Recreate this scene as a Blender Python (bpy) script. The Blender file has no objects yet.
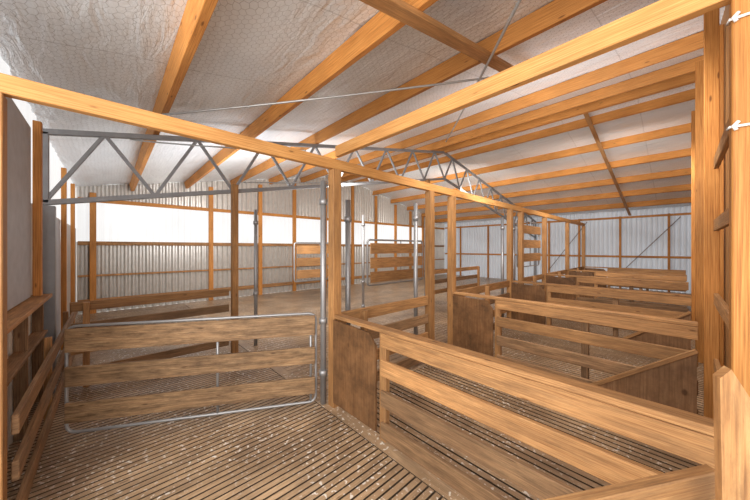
import bpy, bmesh, math, random
from mathutils import Vector, Matrix
random.seed(7)
C = bpy.context.scene.collection
sc = bpy.context.scene
try:
    sc.view_settings.view_transform = 'Standard'
except Exception: pass

# ---------------------------------------------------------------- materials
def newmat(n):
    m = bpy.data.materials.new(n); m.use_nodes = True
    nt = m.node_tree
    return m, nt, nt.nodes['Principled BSDF']
def N(nt, t, **k):
    n = nt.nodes.new(t)
    for a, b in k.items(): setattr(n, a, b)
    return n
def ramp(nt, stops):
    r = N(nt, 'ShaderNodeValToRGB')
    e = r.color_ramp.elements
    e[0].position, e[0].color = stops[0][0], (*stops[0][1], 1)
    e[1].position, e[1].color = stops[-1][0], (*stops[-1][1], 1)
    for p, c in stops[1:-1]:
        x = e.new(p); x.color = (*c, 1)
    return r
def wood(name, light, mid, dark, dirt=None, dirt_amt=0.5, rough=0.6, specks=False, vary=0.25, dr=(0.4, 0.66), ds=(2.3, 16), spec=.3):
    m, nt, b = newmat(name)
    L = nt.links
    uv = N(nt, 'ShaderNodeUVMap')
    mp = N(nt, 'ShaderNodeMapping'); mp.inputs['Scale'].default_value = (1.8, 95, 1)
    L.new(uv.outputs[0], mp.inputs[0])
    n1 = N(nt, 'ShaderNodeTexNoise'); n1.inputs['Scale'].default_value = 1.6; n1.inputs['Detail'].default_value = 7; n1.inputs['Roughness'].default_value = 0.6; n1.inputs['Distortion'].default_value = 0.15
    L.new(mp.outputs[0], n1.inputs['Vector'])
    r = ramp(nt, [(0.29, dark), (0.48, mid), (0.69, light)])
    L.new(n1.outputs['Fac'], r.inputs[0])
    mp2 = N(nt, 'ShaderNodeMapping'); mp2.inputs['Scale'].default_value = (2.6, 10, 1)
    L.new(uv.outputs[0], mp2.inputs[0])
    vo = N(nt, 'ShaderNodeTexVoronoi'); vo.inputs['Scale'].default_value = 1.0
    L.new(mp2.outputs[0], vo.inputs['Vector'])
    kr = ramp(nt, [(0.05, (0.28, 0.22, 0.2)), (0.10, (1, 1, 1))])
    L.new(vo.outputs['Distance'], kr.inputs[0])
    mx = N(nt, 'ShaderNodeMixRGB', blend_type='MULTIPLY'); mx.inputs[0].default_value = 0.85
    L.new(r.outputs[0], mx.inputs[1]); L.new(kr.outputs[0], mx.inputs[2])
    col = mx.outputs[0]
    tc = N(nt, 'ShaderNodeNewGeometry')
    # slow tone change along each piece
    nt0 = N(nt, 'ShaderNodeTexNoise'); nt0.inputs['Scale'].default_value = 1.1; nt0.inputs['Detail'].default_value = 3
    L.new(uv.outputs[0], nt0.inputs['Vector'])
    rt = ramp(nt, [(0.35, (0.80, 0.78, 0.78)), (0.65, (1.08, 1.05, 1.03))]); L.new(nt0.outputs['Fac'], rt.inputs[0])
    mt0 = N(nt, 'ShaderNodeMixRGB', blend_type='MULTIPLY'); mt0.inputs[0].default_value = 1
    L.new(col, mt0.inputs[1]); L.new(rt.outputs[0], mt0.inputs[2]); col = mt0.outputs[0]
    if dirt:
        mp3 = N(nt, 'ShaderNodeMapping'); mp3.inputs['Scale'].default_value = (*ds, 1)
        L.new(uv.outputs[0], mp3.inputs[0])
        n2 = N(nt, 'ShaderNodeTexNoise'); n2.inputs['Scale'].default_value = 1.3; n2.inputs['Detail'].default_value = 10; n2.inputs['Roughness'].default_value = 0.75
        L.new(mp3.outputs[0], n2.inputs['Vector'])
        rr = ramp(nt, [(dr[0], (0, 0, 0)), (dr[1], (dirt_amt,) * 3)])
        L.new(n2.outputs['Fac'], rr.inputs[0])
        m2 = N(nt, 'ShaderNodeMixRGB'); L.new(rr.outputs[0], m2.inputs[0])
        L.new(col, m2.inputs[1]); m2.inputs[2].default_value = (*dirt, 1)
        col = m2.outputs[0]
    if specks:
        n5 = N(nt, 'ShaderNodeTexNoise'); n5.inputs['Scale'].default_value = 1.7; n5.inputs['Detail'].default_value = 6
        L.new(tc.outputs['Position'], n5.inputs['Vector'])
        r5 = ramp(nt, [(0.38, (0.70, 0.66, 0.62)), (0.62, (1.14, 1.12, 1.07))]); L.new(n5.outputs['Fac'], r5.inputs[0])
        m5 = N(nt, 'ShaderNodeMixRGB', blend_type='MULTIPLY'); m5.inputs[0].default_value = 1
        L.new(col, m5.inputs[1]); L.new(r5.outputs[0], m5.inputs[2]); col = m5.outputs[0]
        n3 = N(nt, 'ShaderNodeTexNoise'); n3.inputs['Scale'].default_value = 30; n3.inputs['Detail'].default_value = 3
        L.new(tc.outputs['Position'], n3.inputs['Vector'])
        n4 = N(nt, 'ShaderNodeTexNoise'); n4.inputs['Scale'].default_value = 1.3
        L.new(tc.outputs['Position'], n4.inputs['Vector'])
        r3 = ramp(nt, [(0.60, (0, 0, 0)), (0.63, (1, 1, 1))]); L.new(n3.outputs['Fac'], r3.inputs[0])
        r4 = ramp(nt, [(0.38, (0, 0, 0)), (0.54, (1, 1, 1))]); L.new(n4.outputs['Fac'], r4.inputs[0])
        mm = N(nt, 'ShaderNodeMath', operation='MULTIPLY'); L.new(r3.outputs[0], mm.inputs[0]); L.new(r4.outputs[0], mm.inputs[1])
        m3 = N(nt, 'ShaderNodeMixRGB'); L.new(mm.outputs[0], m3.inputs[0]); L.new(col, m3.inputs[1])
        m3.inputs[2].default_value = (0.82, 0.76, 0.68, 1); col = m3.outputs[0]
    oi = N(nt, 'ShaderNodeObjectInfo')
    mr = N(nt, 'ShaderNodeMapRange'); mr.inputs['To Min'].default_value = 1 - vary; mr.inputs['To Max'].default_value = 1 + vary
    L.new(oi.outputs['Random'], mr.inputs['Value'])
    hsv = N(nt, 'ShaderNodeHueSaturation'); L.new(mr.outputs[0], hsv.inputs['Value']); L.new(col, hsv.inputs['Color'])
    L.new(hsv.outputs[0], b.inputs['Base Color'])
    b.inputs['Roughness'].default_value = rough
    b.inputs['Specular IOR Level'].default_value = spec
    bp = N(nt, 'ShaderNodeBump'); bp.inputs['Strength'].default_value = 0.15; bp.inputs['Distance'].default_value = 0.003
    L.new(n1.outputs['Fac'], bp.inputs['Height']); L.new(bp.outputs[0], b.inputs['Normal'])
    return m
def metal(name, c, rough=0.4, met=0.85, noise=0.15):
    m, nt, b = newmat(name); L = nt.links
    g = N(nt, 'ShaderNodeNewGeometry')
    n = N(nt, 'ShaderNodeTexNoise'); n.inputs['Scale'].default_value = 9; n.inputs['Detail'].default_value = 5
    L.new(g.outputs['Position'], n.inputs['Vector'])
    r = ramp(nt, [(0.3, tuple(x * (1 - noise) for x in c)), (0.7, c)])
    L.new(n.outputs['Fac'], r.inputs[0]); L.new(r.outputs[0], b.inputs['Base Color'])
    b.inputs['Roughness'].default_value = rough; b.inputs['Metallic'].default_value = met
    return m
def glow(name, c, s, base=(.8, .82, .82), lo=.6):
    m, nt, b = newmat(name); L = nt.links
    b.inputs['Base Color'].default_value = (*base, 1)
    g = N(nt, 'ShaderNodeNewGeometry')
    n = N(nt, 'ShaderNodeTexNoise'); n.inputs['Scale'].default_value = 0.8; n.inputs['Detail'].default_value = 2
    L.new(g.outputs['Position'], n.inputs['Vector'])
    r = ramp(nt, [(0.35, tuple(x * lo for x in c)), (0.65, c)])
    L.new(n.outputs['Fac'], r.inputs[0]); L.new(r.outputs[0], b.inputs['Emission Color'])
    b.inputs['Emission Strength'].default_value = s
    return m

M_pine = wood('pine_orange', (0.74, 0.37, 0.11), (0.58, 0.245, 0.06), (0.33, 0.12, 0.028), vary=0.15)
M_pale = wood('pine_pale', (0.72, 0.41, 0.155), (0.57, 0.28, 0.088), (0.36, 0.155, 0.042), vary=0.08)
M_post = wood('pine_post', (0.60, 0.34, 0.14), (0.46, 0.23, 0.083), (0.26, 0.115, 0.038), dirt=(0.15, 0.08, 0.04), dirt_amt=0.55, vary=0.12)
M_rail = wood('rail_timber', (0.64, 0.37, 0.16), (0.48, 0.25, 0.10), (0.26, 0.12, 0.046), dirt=(0.15, 0.08, 0.04), dirt_amt=0.65, vary=0.18, dr=(.43, .66))
M_rail2 = wood('rail_weathered', (0.50, 0.32, 0.17), (0.37, 0.215, 0.11), (0.18, 0.10, 0.05), dirt=(0.11, 0.065, 0.037), dirt_amt=0.75, vary=0.18, dr=(.38, .64))
M_gate = wood('gate_board_timber', (0.53, 0.365, 0.21), (0.37, 0.225, 0.115), (0.17, 0.095, 0.045), dirt=(0.08, 0.046, 0.026), dirt_amt=0.85, vary=0.25, dr=(.38, .64), ds=(2.6, 13))
M_ply = wood('stained_ply', (0.36, 0.195, 0.092), (0.28, 0.14, 0.06), (0.18, 0.085, 0.037), dirt=(0.085, 0.044, 0.022), dirt_amt=0.85, rough=0.45, vary=0.12, dr=(.36, .64), ds=(2.5, 6))
M_ply2 = wood('worn_ply', (0.44, 0.255, 0.13), (0.34, 0.185, 0.09), (0.23, 0.12, 0.055), dirt=(0.12, 0.065, 0.035), dirt_amt=0.75, rough=0.5, vary=0.05, ds=(2, 5))
M_floor = wood('slat_timber', (0.63, 0.47, 0.315), (0.50, 0.355, 0.225), (0.32, 0.215, 0.13), dirt=(0.24, 0.155, 0.09), dirt_amt=0.6, rough=0.32, specks=True, vary=0.0, spec=.5)
M_galv = metal('galvanised_steel', (0.42, 0.42, 0.43), 0.45, 0.6)
M_truss = metal('galvanised_truss_steel', (0.33, 0.34, 0.36), 0.5, 0.4)
M_rust = metal('rusty_steel', (0.25, 0.17, 0.12), 0.6, 0.6)
M_corr = metal('zincalume_sheet', (0.68, 0.65, 0.61), 0.3, 0.4, 0.12)
M_grey = metal('grey_board', (0.50, 0.53, 0.59), 0.6, 0.0)
M_blue = metal('pale_blue_board', (0.55, 0.60, 0.69), 0.5, 0.0)
M_cable = metal('cable', (0.50, 0.50, 0.50), 0.4, 0.6)
M_white = metal('white_rope', (0.85, 0.85, 0.84), 0.6, 0.0, 0.05)
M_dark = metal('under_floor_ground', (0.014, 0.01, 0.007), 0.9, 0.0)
M_slat_side_dark = metal('gap_shade_grime_slat_side', (0.09, 0.058, 0.035), 0.9, 0.0)  # gap shade put into the slat side colour, along with real grime
M_win = glow('translucent_sheet', (1.0, .995, .985), 0.93, lo=.84, base=(.15, .15, .15))
M_farglow = glow('far_wall_added_glow', (0.82, 0.9, 1.0), 0.14, base=(.68, .71, .75))  # mild glow added to the corrugated far wall to brighten that end

M_foil, nt, b = newmat('foil_insulation'); L = nt.links
g = N(nt, 'ShaderNodeNewGeometry')
def vm(op, a, c=None):
    n = N(nt, 'ShaderNodeVectorMath', operation=op)
    L.new(a, n.inputs[0])
    if c is not None:
        if hasattr(c, 'is_output'): L.new(c, n.inputs[1])
        else: n.inputs[1].default_value = c
    return n
def mt(op, a, c=None):
    n = N(nt, 'ShaderNodeMath', operation=op)
    for i, q in enumerate((a, c)):
        if q is None: continue
        if hasattr(q, 'is_output'): L.new(q, n.inputs[i])
        else: n.inputs[i].default_value = q
    return n.outputs[0]
nz = N(nt, 'ShaderNodeTexNoise'); nz.inputs['Scale'].default_value = 5; L.new(g.outputs['Position'], nz.inputs['Vector'])
wob = vm('MULTIPLY', nz.outputs['Color'], (.08, .08, 0)).outputs[0]
P0 = vm('ADD', g.outputs['Position'], wob).outputs[0]
sc0 = vm('MULTIPLY', P0, (14, 18, 0)).outputs[0]
P1 = vm('ADD', sc0, (400, 400, 0)).outputs[0]
S = (1, 1.7320508, 1); H = (.5, .8660254, 0)
a1 = vm('SUBTRACT', vm('MODULO', P1, S).outputs[0], H).outputs[0]
b1 = vm('SUBTRACT', vm('MODULO', vm('SUBTRACT', P1, H).outputs[0], S).outputs[0], H).outputs[0]
la = vm('LENGTH', a1).outputs['Value']; lb = vm('LENGTH', b1).outputs['Value']
sel = mt('LESS_THAN', lb, la)
mixv = N(nt, 'ShaderNodeMix', data_type='VECTOR'); L.new(sel, mixv.inputs[0]); L.new(a1, mixv.inputs[4]); L.new(b1, mixv.inputs[5])
ab = vm('ABSOLUTE', mixv.outputs[1]).outputs[0]
sx = N(nt, 'ShaderNodeSeparateXYZ'); L.new(ab, sx.inputs[0])
dd = mt('MAXIMUM', sx.outputs[0], mt('ADD', mt('MULTIPLY', sx.outputs[0], .5), mt('MULTIPLY', sx.outputs[1], .866)))
nr = ramp(nt, [(0.455, (1, 1, 1)), (0.485, (0.38, 0.37, 0.36))]); L.new(dd, nr.inputs[0])
# sheet seams every 1.35 m
sp = N(nt, 'ShaderNodeSeparateXYZ'); L.new(g.outputs['Position'], sp.inputs[0])
fx = mt('FRACT', mt('DIVIDE', mt('ADD', sp.outputs[0], 30.3), 1.35))
sr = ramp(nt, [(0.0, (.55, .55, .55)), (0.012, (1, 1, 1))]); L.new(fx, sr.inputs[0])
n1 = N(nt, 'ShaderNodeTexNoise'); n1.inputs['Scale'].default_value = 1.6; n1.inputs['Detail'].default_value = 4
L.new(g.outputs['Position'], n1.inputs['Vector'])
fr = ramp(nt, [(0.3, (0.80, 0.84, 0.88)), (0.7, (0.90, 0.94, 0.98))]); L.new(n1.outputs['Fac'], fr.inputs[0])
mx0 = N(nt, 'ShaderNodeMixRGB', blend_type='MULTIPLY'); mx0.inputs[0].default_value = 0.8
L.new(fr.outputs[0], mx0.inputs[1]); L.new(sr.outputs[0], mx0.inputs[2])
mx = N(nt, 'ShaderNodeMixRGB', blend_type='MULTIPLY'); mx.inputs[0].default_value = 0.58
L.new(mx0.outputs[0], mx.inputs[1]); L.new(nr.outputs[0], mx.inputs[2]); L.new(mx.outputs[0], b.inputs['Base Color'])
b.inputs['Roughness'].default_value = 0.3; b.inputs['Metallic'].default_value = 0.22
mpc = N(nt, 'ShaderNodeMapping'); mpc.inputs['Scale'].default_value = (1.2, 4, 1); L.new(g.outputs['Position'], mpc.inputs[0])
n2 = N(nt, 'ShaderNodeTexNoise'); n2.inputs['Scale'].default_value = 2.2; n2.inputs['Detail'].default_value = 5; n2.inputs['Distortion'].default_value = .6
L.new(mpc.outputs[0], n2.inputs['Vector'])
bp = N(nt, 'ShaderNodeBump'); bp.inputs['Strength'].default_value = 0.55; bp.inputs['Distance'].default_value = 0.05
L.new(n2.outputs['Fac'], bp.inputs['Height']); L.new(bp.outputs[0], b.inputs['Normal'])

# ---------------------------------------------------------------- mesh helpers
def add_box(bm, p0, p1, w, h, up=(0, 0, 1), bev=0.004, sidemat=False):
    p0 = Vector(p0); p1 = Vector(p1)
    X = (p1 - p0); ln = X.length; X.normalize()
    U = Vector(up)
    if abs(X.dot(U)) > 0.98: U = Vector((0, 1, 0))
    Y = U.cross(X).normalized(); Z = X.cross(Y)
    t = bmesh.new()
    bmesh.ops.create_cube(t, size=1)
    for v in t.verts: v.co = Vector((v.co.x * ln, v.co.y * w, v.co.z * h))
    if bev: bmesh.ops.bevel(t, geom=list(t.edges), offset=min(bev, w * .3, h * .3), segments=1, affect='EDGES')
    uvl = t.loops.layers.uv.new('UVMap')
    ou, ov = random.uniform(0, 60), random.uniform(0, 60)
    for f in t.faces:
        n = f.normal
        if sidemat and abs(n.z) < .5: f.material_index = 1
        for l in f.loops:
            c = l.vert.co
            if abs(n.x) > .8: l[uvl].uv = (ou + c.y * .3, ov + c.z)
            elif abs(n.y) > abs(n.z): l[uvl].uv = (ou + c.x, ov + c.z + w)
            else: l[uvl].uv = (ou + c.x, ov + c.y)
    mid = (p0 + p1) / 2
    M = Matrix((( X.x, Y.x, Z.x, mid.x), (X.y, Y.y, Z.y, mid.y), (X.z, Y.z, Z.z, mid.z), (0, 0, 0, 1)))
    t.transform(M)
    me = bpy.data.meshes.new('t'); t.to_mesh(me); t.free(); bm.from_mesh(me); bpy.data.meshes.remove(me)
def add_tube(bm, pts, r, seg=10, closed=False):
    pts = [Vector(p) for p in pts]; n = len(pts)
    rings = []
    prev = None
    for i, p in enumerate(pts):
        if closed: T = (pts[(i + 1) % n] - pts[i - 1])
        else: T = pts[min(i + 1, n - 1)] - pts[max(i - 1, 0)]
        T.normalize()
        if prev is None:
            a = Vector((0, 0, 1)) if abs(T.z) < .9 else Vector((1, 0, 0))
            u = T.cross(a).normalized()
        else:
            u = (prev - T * prev.dot(T)).normalized()
        prev = u; w = T.cross(u)
        rings.append([bm.verts.new(p + r * (math.cos(2 * math.pi * k / seg) * u + math.sin(2 * math.pi * k / seg) * w)) for k in range(seg)])
    m = n if closed else n - 1
    for i in range(m):
        A, B = rings[i], rings[(i + 1) % n]
        for k in range(seg):
            f = bm.faces.new((A[k], A[(k + 1) % seg], B[(k + 1) % seg], B[k])); f.smooth = True
    if not closed:
        bm.faces.new(rings[0][::-1]); bm.faces.new(rings[-1])
def round_poly(pts, r, seg=5):
    pts = [Vector(p) for p in pts]; out = []; n = len(pts)
    for i in range(n):
        a, p, c = pts[i - 1], pts[i], pts[(i + 1) % n]
        d1 = (a - p).normalized(); d2 = (c - p).normalized()
        s, e = p + d1 * r, p + d2 * r
        for k in range(seg + 1):
            t = k / seg
            out.append((1 - t) ** 2 * s + 2 * t * (1 - t) * p + t * t * e)
    return out
def add_prism(bm, poly, off):
    off = Vector(off)
    a = [bm.verts.new(Vector(p)) for p in poly]; c = [bm.verts.new(Vector(p) + off) for p in poly]
    uvl = bm.loops.layers.uv.verify()
    fs = [bm.faces.new(a), bm.faces.new(c[::-1])]
    n = len(poly)
    for i in range(n): fs.append(bm.faces.new((a[i], c[i], c[(i + 1) % n], a[(i + 1) % n])))
    for f in fs:
        for l in f.loops: l[uvl].uv = (l.vert.co.z, (l.vert.co.x + l.vert.co.y) * .4)
    bmesh.ops.recalc_face_normals(bm, faces=fs)
def mk(name, bm, mat, parent=None, label=None, category=None, group=None, kind=None, recenter=True):
    if recenter and parent is None and len(bm.verts):
        mn = [1e9] * 3; mxx = [-1e9] * 3
        for v in bm.verts:
            for i in range(3): mn[i] = min(mn[i], v.co[i]); mxx[i] = max(mxx[i], v.co[i])
        c = Vector(((mn[0] + mxx[0]) / 2, (mn[1] + mxx[1]) / 2, mn[2]))
        bmesh.ops.translate(bm, vec=-c, verts=bm.verts)
    else: c = Vector((0, 0, 0))
    me = bpy.data.meshes.new(name); bm.to_mesh(me); bm.free()
    o = bpy.data.objects.new(name, me); me.materials.append(mat)
    C.objects.link(o)
    if parent:
        o.parent = parent; o.matrix_parent_inverse = Matrix.Translation(-parent.location)
    else: o.location = c
    if label: o['label'] = label
    if category: o['category'] = category
    if group: o['group'] = group
    if kind: o['kind'] = kind
    return o
def box(name, p0, p1, w, h, mat, **k):
    up = k.pop('up', (0, 0, 1)); bev = k.pop('bev', 0.004)
    bm = bmesh.new(); add_box(bm, p0, p1, w, h, up, bev); return mk(name, bm, mat, **k)
def tube(name, pts, r, mat, **k):
    closed = k.pop('closed', False)
    bm = bmesh.new(); add_tube(bm, pts, r, closed=closed); return mk(name, bm, mat, **k)
def empty(name, loc, label, category, group=None):
    e = bpy.data.objects.new(name, None); e.location = loc; C.objects.link(e); e.empty_display_size = .2
    e['label'] = label; e['category'] = category
    if group: e['group'] = group
    return e

# ---------------------------------------------------------------- layout constants
YS, YN, XW, XE = -0.62, 15.5, -10.2, 0.34
YR = 7.45
def zr(y):
    return 2.98 + 0.2 * (y - YS) if y < YR else 2.98 + 0.2 * (YN - y)
zridge = zr(YR)
LX = -2.48
ROWS = [1.735, 3.98, 6.24, 8.5, 10.75, 13.0]

# ---------------------------------------------------------------- floor
bm = bmesh.new()
def slats(x0, x1, y0, y1, along, step=.056, width=.042):
    if along == 'Y':
        x = x0
        while x < x1:
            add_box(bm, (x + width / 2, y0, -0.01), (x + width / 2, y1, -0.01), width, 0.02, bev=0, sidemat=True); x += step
    else:
        y = y0
        while y < y1:
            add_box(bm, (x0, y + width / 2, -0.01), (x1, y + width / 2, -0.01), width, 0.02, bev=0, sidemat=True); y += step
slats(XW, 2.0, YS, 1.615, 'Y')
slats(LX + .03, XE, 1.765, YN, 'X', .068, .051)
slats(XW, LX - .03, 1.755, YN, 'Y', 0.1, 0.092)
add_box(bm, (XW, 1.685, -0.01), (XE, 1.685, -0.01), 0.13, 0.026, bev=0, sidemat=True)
add_box(bm, (LX, 1.76, -0.02), (LX, YN, -0.02), 0.06, 0.04, bev=0)
fl = mk('floor', bm, M_floor, kind='structure', recenter=False); fl.data.materials.append(M_slat_side_dark)
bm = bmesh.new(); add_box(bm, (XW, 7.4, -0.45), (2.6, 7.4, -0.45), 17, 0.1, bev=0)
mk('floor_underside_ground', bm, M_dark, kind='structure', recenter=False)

# ---------------------------------------------------------------- walls
def corrugated(bm, along, fixed, a0, a1, zbot, ztop, pitch=0.15, amp=0.03):
    n = int((a1 - a0) / pitch * 8)
    prev = None
    for i in range(n + 1):
        a = a0 + (a1 - a0) * i / n
        ph = ((a / pitch) % 1)
        o = amp * max(-1, min(1, 1.8 * math.sin(2 * math.pi * ph)))
        zb = zbot(a) if callable(zbot) else zbot; zt = ztop(a) if callable(ztop) else ztop
        if along == 'Y': v = [bm.verts.new((fixed + o, a, z)) for z in (zb, zt)]
        else: v = [bm.verts.new((a, fixed + o, z)) for z in (zb, zt)]
        if prev: bm.faces.new((prev[0], v[0], v[1], prev[1]))
        prev = v
WZ0, WZ1 = 1.80, 2.84
bm = bmesh.new()
corrugated(bm, 'Y', XW, YS, YN, 0.0, WZ0)
corrugated(bm, 'Y', XW, YS, YN, WZ1, lambda a: max(WZ1 + .01, zr(a) + .2))
corrugated(bm, 'Y', XW, 13.2, YN, WZ0, WZ1)
mk('wall_west', bm, M_corr, kind='structure', recenter=False)
bm = bmesh.new()
corrugated(bm, 'X', YN, XW, XE + 2, 0.0, 3.2)
mk('wall_north', bm, M_farglow, kind='structure', recenter=False)
for i, (y0, y1) in enumerate([(YS, 2.35), (2.35, 5.2), (5.2, 8.05), (8.05, 10.9), (10.9, 13.2)]):
    bm = bmesh.new()
    corrugated(bm, 'Y', XW - .02, y0, y1, WZ0, WZ1, 0.15, 0.02)
    mk('window_%d' % (i + 1), bm, M_win, kind='structure', recenter=False)
bm = bmesh.new()
corrugated(bm, 'X', YS, XW, -2.4, 0.0, 2.13, amp=.02)
mk('wall_south', bm, M_corr, kind='structure', recenter=False)
bm = bmesh.new(); corrugated(bm, 'X', YS, XW, -2.4, 2.13, 3.16, 0.3, 0.006)
mk('window_7', bm, M_win, kind='structure', recenter=False)
bm = bmesh.new()
y = 1.95
while y < YN:
    add_box(bm, (XE, y, 0), (XE, y, zr(y) + .18), 0.02, 0.145, up=(0, 1, 0), bev=.002); y += .15
mk('wall_east', bm, M_post, kind='structure', recenter=False)

# ceiling
bm = bmesh.new()
grid = {}
x0, x1 = XW - .1, 2.2
ys = [YS - .1 + i * .17 for i in range(int((YN + .2 - YS) / .17) + 2)]
nx = 70
for j, y in enumerate(ys):
    for i in range(nx + 1):
        x = x0 + (x1 - x0) * i / nx
        z = min(zr(y), zridge) + .195
        z += 0.012 * math.sin(y * 2 * math.pi / 1.27 + 1) * 1 + random.uniform(-.003, .003)
        grid[i, j] = bm.verts.new((x, y, z))
for j in range(len(ys) - 1):
    for i in range(nx):
        f = bm.faces.new((grid[i, j], grid[i + 1, j], grid[i + 1, j + 1], grid[i, j + 1])); f.smooth = True
mk('ceiling', bm, M_foil, kind='structure', recenter=False)

# ---------------------------------------------------------------- purlins
py = [0.45, 1.70, 2.98, 4.26, 5.53, 6.80, 8.08, 9.36, 10.63, 11.9, 13.18, 14.45]
for y in py:
    z = zr(y)
    s = 0.2 if y < YR else -0.2
    up = Vector((0, -s, 1)).normalized()
    box('roof_purlin', (XW + .02, y, z + .095), (1.2 if y < 1.9 else XE - .015, y, z + .095), 0.07, 0.19, M_pine, up=up,
        label='long orange pine purlin under the foil-lined roof', category='roof beam', group='pine roof purlins')
box('ridge_beam', (XW + .02, YR, zridge + .05), (XE - .015, YR, zridge + .05), 0.09, 0.2, M_pine, label='orange pine ridge timber along the roof peak', category='roof beam')
for (ya, yb, ww, hh, lb) in [(.9, 4.1, .12, .05, 'thick short cross timber fixed under the purlins'), (YR + .05, YN - .05, .08, .025, 'thin dark timber runner under the far purlins')]:
    box('roof_runner', (-1.4, ya, zr(ya) - hh / 2 - .002), (-1.4, yb, zr(yb) - hh / 2 - .002), ww, hh, M_post, label=lb, category='roof timber')

# ---------------------------------------------------------------- lattice truss
TX = -4.9
tr = empty('lattice_truss', (TX, YR, 2.0), 'grey steel lattice truss spanning the shed below the purlins', 'roof truss')
D = 0.80
def chord(name, za, zb, ya, yb):
    bm = bmesh.new(); add_box(bm, (TX, ya, za), (TX, yb, zb), .06, .06, bev=.003); mk(name, bm, M_truss, parent=tr)
zt = lambda y: zr(y) - .035
chord('top_chord', zt(YS + .06), zt(YR), YS + .06, YR); chord('top_chord', zt(YR), zt(YN - .05), YR, YN - .05)
chord('bottom_chord', zt(YS + .06) - D, zt(YR) - D, YS + .06, YR); chord('bottom_chord', zt(YR) - D, zt(YN - .05) - D, YR, YN - .05)
for (a, c, n) in [(YS + .08, YR, 16), (YR, YN - .07, 18)]:
    st = (c - a) / n
    for i in range(n):
        y0 = a + i * st; y1 = y0 + st
        if i % 2 == 0: q = ((TX, y0, zt(y0) - D), (TX, y1, zt(y1)))
        else: q = ((TX, y0, zt(y0)), (TX, y1, zt(y1) - D))
        bm = bmesh.new(); add_box(bm, *q, .04, .04, bev=.003); mk('web_brace', bm, M_truss, parent=tr)
for y in (YS + .08, YN - .07):
    bm = bmesh.new(); add_box(bm, (TX, y, zt(y) - D), (TX, y, zt(y)), .06, .08); mk('end_plate', bm, M_truss, parent=tr)
for y in (YS + .12, YN - .12):
    box('steel_column', (TX, y, 0), (TX, y, zt(y) - D - .04), .1, .1, M_truss, label='grey steel column carrying the truss end', category='column', group='truss columns')

# ---------------------------------------------------------------- posts and beams
box('long_timber_beam', (LX, YS + .1, 2.525), (LX, 13.06, 2.525), 0.06, 0.105, M_pale, label='long sawn pine beam running along the post tops', category='beam')
post_ys = [(-.46, 'rough pine post beside the shelf'), (1.735, 'thick rough pine post between gate and pens'), (3.4, None), (3.98, None), (6.24, None), (6.85, None), (8.5, None), (10.75, None), (13.0, None)]
for y, lb in post_ys:
    box('timber_post', (LX, y, 0), (LX, y, 2.468), .1, .1, M_post, up=(0, 1, 0), label=lb or 'square pine post carrying the long beam', category='post', group='pen line posts')
box('tie_beam', (LX + .04, 1.735, 2.65), (XE - .03, 1.735, 2.65), 0.05, 0.11, M_pale, label='pale sawn pine tie beam from beam to wall post', category='beam')
for (x, y, zz) in [(TX + .09, 1.45, 2.65), (TX + .09, 6.5, 3.55)]:
    box('timber_post', (x, y, 0), (x, y, zz), .09, .09, M_post, up=(0, 1, 0), label='slim pine post among the holding pens', category='post', group='holding pen posts')
for y in [1.735, 3.98, 6.24, 8.5]:
    big = y < 2
    box('timber_post', (.19 if not big else .20, y + .01, 0), (.19 if not big else .20, y + .01, 2.59 if big else zr(y) - .01), .09 if not big else .14, .09, M_pine, up=(0, 1, 0),
        label='large pine post with white rope tied round it' if big else 'pine post against the boarded wall', category='post', group='boarded wall posts')
for (y, m) in [(2.25, M_pine), (2.75, M_post), (3.3, M_pale), (4.9, M_pine), (5.6, M_pale)]:
    box('wall_stud', (.285, y, 0), (.285, y, zr(y) - .01), .07, .08, m, up=(0, 1, 0), label='upright orange stud on the boarded wall', category='wall stud', group='boarded wall studs')
for z in (.62, 1.2, 1.85, 2.4):
    box('wall_rail', (.215, 1.82, z), (.215, 3.93, z), .03, .1, M_rail, label='horizontal timber rail between wall posts', category='rail', group='wall rails')

for y in [-.3, 2.35, 3.9, 5.2, 6.6, 8.05, 9.5, 10.9, 12.1, 13.2]:
    box('wall_stud', (XW + .08, y, 0), (XW + .08, y, zr(y) + .0), .09, .12, M_pine, up=(0, 1, 0), label='pine stud on the corrugated wall', category='wall stud', group='wall studs')
for z, hgt in [(1.77, .1), (2.86, .1), (0.95, .05), (.3, .12)]:
    box('wall_girt', (XW + .05, YS + .05, z), (XW + .05, YN - .1, z), .045, hgt, M_rail if z < 2 else M_pine, label='horizontal timber girt on the corrugated wall', category='wall girt', group='wall girts')
for x in [-9, -7.3, -5.9, -4.3, -3.1, -1.7, -.3]:
    box('wall_stud', (x, YN - .09, 0), (x, YN - .09, 2.95), .07, .09, M_pine, up=(0, 1, 0), label='pine stud on the corrugated wall', category='wall stud', group='wall studs')
for z in [1.3, 2.9]:
    box('wall_girt', (XW + .1, YN - .05, z), (XE - .05, YN - .05, z), .045, .08, M_pine, label='horizontal timber girt on the corrugated wall', category='wall girt', group='wall girts')
for (a, c) in [(-1.7, -.3), (-4.3, -3.1)]:
    tube('wall_brace_rod', [(a, YN - .14, .6), (c + .3, YN - .14, 2.8)], .012, M_rust, label='thin dark diagonal brace rod on the far wall', category='brace', group='wall brace rods')

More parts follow.
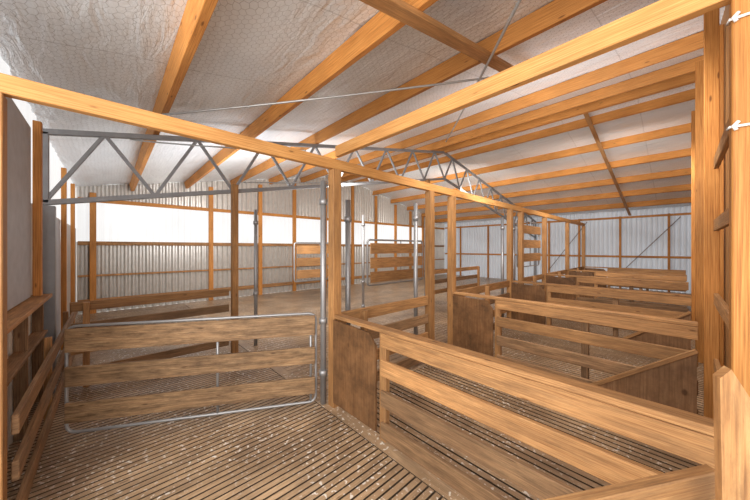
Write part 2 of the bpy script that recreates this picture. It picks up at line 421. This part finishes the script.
# ---------------------------------------------------------------- pen fences
def cross_fence(y, idx):
    e = empty('pen_fence', (-1.1, y, 0), 'four-rail timber pen fence with stained plywood end panel' if idx else 'four-rail timber pen fence with broad top cap and plywood end panel', 'fence', 'timber pen fences')
    xa, xb = LX + .055, .11
    P = dict(parent=e)
    box('top_cap', (xa, y, .945), (xb, y, .945), .095, .035, M_rail, **P)
    box('rail', (xa + .68, y - .03, .865), (xb, y - .03, .865), .035, .12, M_rail, **P)
    for z in (.63, .37, .10):
        box('rail', (xa + .68, y - .03, z), (xb, y - .03, z), .035, .135, M_rail2 if z < .6 else M_rail, **P)
    box('support_post', (-1.74, y - .0, 0), (-1.74, y - .0, .925), .08, .05, M_rail, up=(0, 1, 0), **P)
    bm = bmesh.new()
    add_prism(bm, [(xa, y - .06, .07), (-1.79, y - .06, .07), (-1.79, y - .06, .80), (-1.88, y - .06, .90), (xa, y - .06, .915)], (0, .018, 0))
    mk('plywood_panel', bm, M_ply, parent=e)
    if idx:
        box('mid_post', (-.75, y + .03, 0), (-.75, y + .03, .925), .07, .05, M_rail2, up=(0, 1, 0), **P)
for i, y in enumerate(ROWS): cross_fence(y, i)
def long_fence(x, y0, y1, zs, lab, th=.035, hh=.13, posts=()):
    e = empty('pen_fence', (x, (y0 + y1) / 2, 0), lab, 'fence', 'timber pen fences')
    for k, z in enumerate(zs):
        box('rail', (x, y0, z), (x, y1, z), th, hh, M_rail if k % 2 == 0 else M_rail2, parent=e)
    for yy in posts:
        box('support_post', (x + .05, yy, 0), (x + .05, yy, zs[0] + .05), .07, .06, M_rail, up=(0, 1, 0), parent=e)
Z4 = (.90, .64, .38, .12)
long_fence(LX, 1.79, 3.345, Z4, 'short rail fence between two square posts', posts=(2.1,))
long_fence(LX, 4.04, 6.18, Z4, 'rail fence between pine posts beside the pens', posts=(5.1,))
long_fence(LX, 6.91, 8.44, Z4, 'rail fence between pine posts beside the pens', posts=(7.6,))
long_fence(LX, 8.56, 10.69, Z4, 'rail fence between pine posts beside the pens', posts=(9.7,))
long_fence(LX, 10.81, 12.94, Z4, 'rail fence between pine posts beside the pens', posts=(11.9,))
long_fence(TX, -.33, 1.39, (.95, .70, .44, .16), 'weathered rail fence behind the swung gate', hh=.11, posts=(-.2,))
long_fence(TX, 6.62, 9.6, (.95, .66, .36), 'rail fence beyond the raised gate', hh=.12, posts=(7.6, 9.5))
for yy in (3.85, 6.11):
    e = empty('plywood_wing', (-.25, yy, 0), 'sloping dirty brown plywood wing board against the pen rails', 'board', 'plywood wing boards')
    bm = bmesh.new(); add_prism(bm, [(-.72, yy, .0), (.1, yy, .0), (.1, yy, .74), (-.72, yy, .12)], (0, .012, 0))
    mk('panel', bm, M_ply2, parent=e)
    box('edge_batten', (-.72, yy - .012, .11), (.1, yy - .012, .73), .03, .04, M_rail, parent=e)

e = empty('pen_fence', (-5, -.40, 0), 'low timber rails along the shelf wall', 'fence', 'timber pen fences')
for z in (.66, .40, .14):
    box('rail', (-6.6, -.385, z), (-2.54, -.385, z), .03, .11, M_rail2, parent=e)
for x in (-4.1, -5.6, -6.5):
    box('support_post', (x, -.425, 0), (x, -.425, .8), .05, .05, M_rail, up=(0, 1, 0), parent=e)
e = empty('wall_shelf', (-3.8, -.53, 0), 'rough timber ledge with open cubbies under the blue-grey panel', 'shelf')
box('shelf_board', (-4.75, -.535, 1.13), (-2.55, -.535, 1.13), .15, .035, M_rail, parent=e)
box('shelf_board', (-4.75, -.55, .74), (-2.55, -.55, .74), .11, .03, M_rail2, parent=e)
for x in (-4.7, -3.9, -3.1):
    box('divider', (x, -.56, 0), (x, -.56, 1.11), .08, .03, M_rail2, up=(1, 0, 0), parent=e)
box('grey_panel', (-3.75, -.585, 1.16), (-3.75, -.585, 2.86), .02, 1.4, M_grey, up=(1, 0, 0), label='blue-grey sheet panel fixed above the timber ledge', category='panel')
box('pale_blue_panel', (-6.0, -.585, 0.0), (-6.0, -.585, 2.1), .02, 1.5, M_blue, up=(1, 0, 0), label='pale blue-grey board below the clear sheeting', category='panel')
for x in (-4.52, -6.85, -8.4):
    box('wall_stud', (x, -.54, 0 if x < -5 else 1.16), (x, -.54, 2.95), .08, .06, M_pine, up=(0, 1, 0), label='pine stud beside the pale board', category='wall stud', group='wall studs')

# ---------------------------------------------------------------- gates
def gate(A, B, z0, z1, boards, label, mat=M_rail2, name='sheep_gate', rr=.013, ends=.01):
    A = Vector((A[0], A[1], 0)); B = Vector((B[0], B[1], 0))
    d = (B - A).normalized(); n = Vector((-d.y, d.x, 0))
    if n.dot(-(A + B) / 2) < 0: n = -n
    mid = (A + B) / 2
    e = empty(name, (mid.x, mid.y, z0), label, 'gate', 'steel-framed timber gates')
    pts = [A + Vector((0, 0, z0)), B + Vector((0, 0, z0)), B + Vector((0, 0, z1)), A + Vector((0, 0, z1))]
    tube('tube_frame', round_poly(pts, .08), rr, M_galv, parent=e, closed=True)
    for (zc, h) in boards:
        off = n * (rr + .016)
        box('board', A + d * ends + off + Vector((0, 0, zc)), B - d * ends + off + Vector((0, 0, zc)), .028, h, mat, parent=e)
    for t in (.56, .975):
        q = A.lerp(B, t)
        tube('brace_tube', [q + Vector((0, 0, z0)), q + Vector((0, 0, z1))], .012, M_galv, parent=e)
    return e
gate((-3.62, -.27), (-2.60, 1.58), .05, .97, [(.855, .20), (.545, .17), (.235, .17)], 'steel-framed gate with three weathered boards, swung ajar', M_gate)
gate((TX - .02, 4.35), (TX - .02, 6.4), .78, 1.84, [(1.64, .25), (1.3, .25), (.97, .25)], 'raised steel-framed gate with three worn boards', M_rail, rr=.022, ends=.06)
gate((-7.4, 3.8), (-7.4, 5.3), .70, 1.80, [(1.6, .24), (1.25, .24), (.9, .24)], 'raised steel-framed gate with three worn boards', M_rail, rr=.022, ends=.06)
gate((LX - .1, 6.9), (LX - .1, 8.4), 1.2, 2.3, [(2.1, .2), (1.75, .2), (1.42, .2)], 'small raised timber gate between far posts', M_rail)
for (x, y, z1, lb) in [(-2.585, 1.66, 2.36, 'galvanised gate pole beside the thick post'), (-2.6, 2.0, 2.2, 'galvanised gate slide pole'), (-2.62, 3.25, 2.3, 'galvanised gate slide pole'), (-2.6, 6.15, 2.3, 'galvanised gate slide pole'), (-2.6, 6.75, 2.3, 'galvanised gate slide pole'), (TX - .02, 1.82, 2.3, 'galvanised gate slide pole'), (TX - .02, 4.22, 2.4, 'galvanised gate slide pole'), (TX - .02, 6.54, 2.4, 'galvanised gate slide pole')]:
    e = empty('gate_pole', (x, y, 0), lb, 'pole', 'galvanised gate poles')
    tube('pole_tube', [(x, y, 0), (x, y, z1)], .03, M_galv, parent=e)
    for z in (.3, .85, z1 - .25):
        tube('collar', [(x, y, z), (x, y, z + .06)], .042, M_galv, parent=e)
e = empty('open_gate', (-.15, 1.05, 0), 'plain timber gate with slanted end board standing open', 'gate')
for z in (.86, .56, .26):
    box('rail', (.075, 1.50, z), (-.45, .62, z), .04, .09, M_rail, parent=e)
bm = bmesh.new(); add_prism(bm, [(.095, 1.30, 0), (.16, 1.35, 0), (.145, 1.35, 1.2), (.10, 1.31, 1.3), (.078, 1.30, 1.27)], (-.012, .03, 0))
mk('end_board', bm, M_rail, parent=e)
def cable(a, c, r, sag=.03):
    a, c = Vector(a), Vector(c); pts = [a.lerp(c, i / 10) - Vector((0, 0, sag * 4 * (i / 10) * (1 - i / 10))) for i in range(11)]
    tube('brace_cable', pts, r, M_cable, label='thin galvanised bracing cable under the purlins', category='cable', group='roof bracing cables')
cable((-4.0, .375, 3.13), (-1.0, 4.05, 3.86), .012)
cable((-3.9, 6.0, 4.24), (-.7, 2.1, 3.48), .013)
cable((-4.85, .2, 3.05), (-2.5, 1.4, 2.60), .008, .02)
cable((-4.85, 1.6, 2.72), (-2.5, 3.2, 2.60), .008, .02)
for z in (2.5, 2.1):
    bm = bmesh.new()
    add_tube(bm, [(.122, 1.72, z), (.124, 1.692, z), (.2, 1.69, z - .004), (.28, 1.692, z + .004), (.28, 1.72, z)], .005)
    add_tube(bm, [(.14, 1.688, z - .015), (.133, 1.684, z), (.145, 1.688, z + .015)], .006)
    mk('white_rope', bm, M_white, label='white rope looped round the large pine post', category='rope', group='white ropes')

# ---------------------------------------------------------------- light
w = bpy.data.worlds.new('world'); sc.world = w; w.use_nodes = True
bg = w.node_tree.nodes['Background']; bg.inputs[0].default_value = (1.0, .98, .95, 1); bg.inputs[1].default_value = 1.6
def area(loc, dr, sx, sy, e, col=(1.0, .96, .90)):
    l = bpy.data.lights.new('area', 'AREA'); l.shape = 'RECTANGLE'; l.size = sx; l.size_y = sy; l.energy = e; l.color = col
    o = bpy.data.objects.new('added_fill_lamp', l); C.objects.link(o); o.location = loc  # unseen fill lamp added to lift the dim interior
    o.rotation_euler = Vector(dr).to_track_quat('-Z', 'Y').to_euler()
area((1.2, -1.2, 2.2), (-5.2, 7.2, -.6), 2.5, 1.6, 75)  # added fill from behind the camera
area((-1.0, -1.6, 2.1), (-.6, 10.6, 1.2), 2.0, 1.2, 75)
area((-1.1, 3.3, 3.2), (-.2, .75, -.6), 2.0, .8, 70)  # added fills inside, facing away so the camera only meets their backs
area((-1.1, 8.0, 3.4), (-.1, .75, -.6), 2.0, .8, 75)
area((-5.2, 2.8, 2.9), (-.8, .6, -.35), 2.5, .8, 110)
area((-5.2, 8.0, 3.3), (-.5, .8, -.4), 2.5, .8, 100)
area((-1.2, 4.8, 2.4), (-.2, .6, .75), 2.0, .8, 45, (.95, .97, 1))  # added upward fill for the purlins and foil
area((-5.6, 2.2, 2.0), (-.6, .25, .8), 2.5, .8, 75, (.95, .97, 1))

# ---------------------------------------------------------------- camera
cam = bpy.data.cameras.new('camera'); co = bpy.data.objects.new('camera', cam); C.objects.link(co)
cam.sensor_width = 36; cam.lens = 36 * 285 / 750; cam.shift_y = -2 / 750; cam.clip_start = .02
co.location = (0, 0, 1.65); co.rotation_euler = (math.radians(90), 0, math.radians(47.0))
sc.camera = co
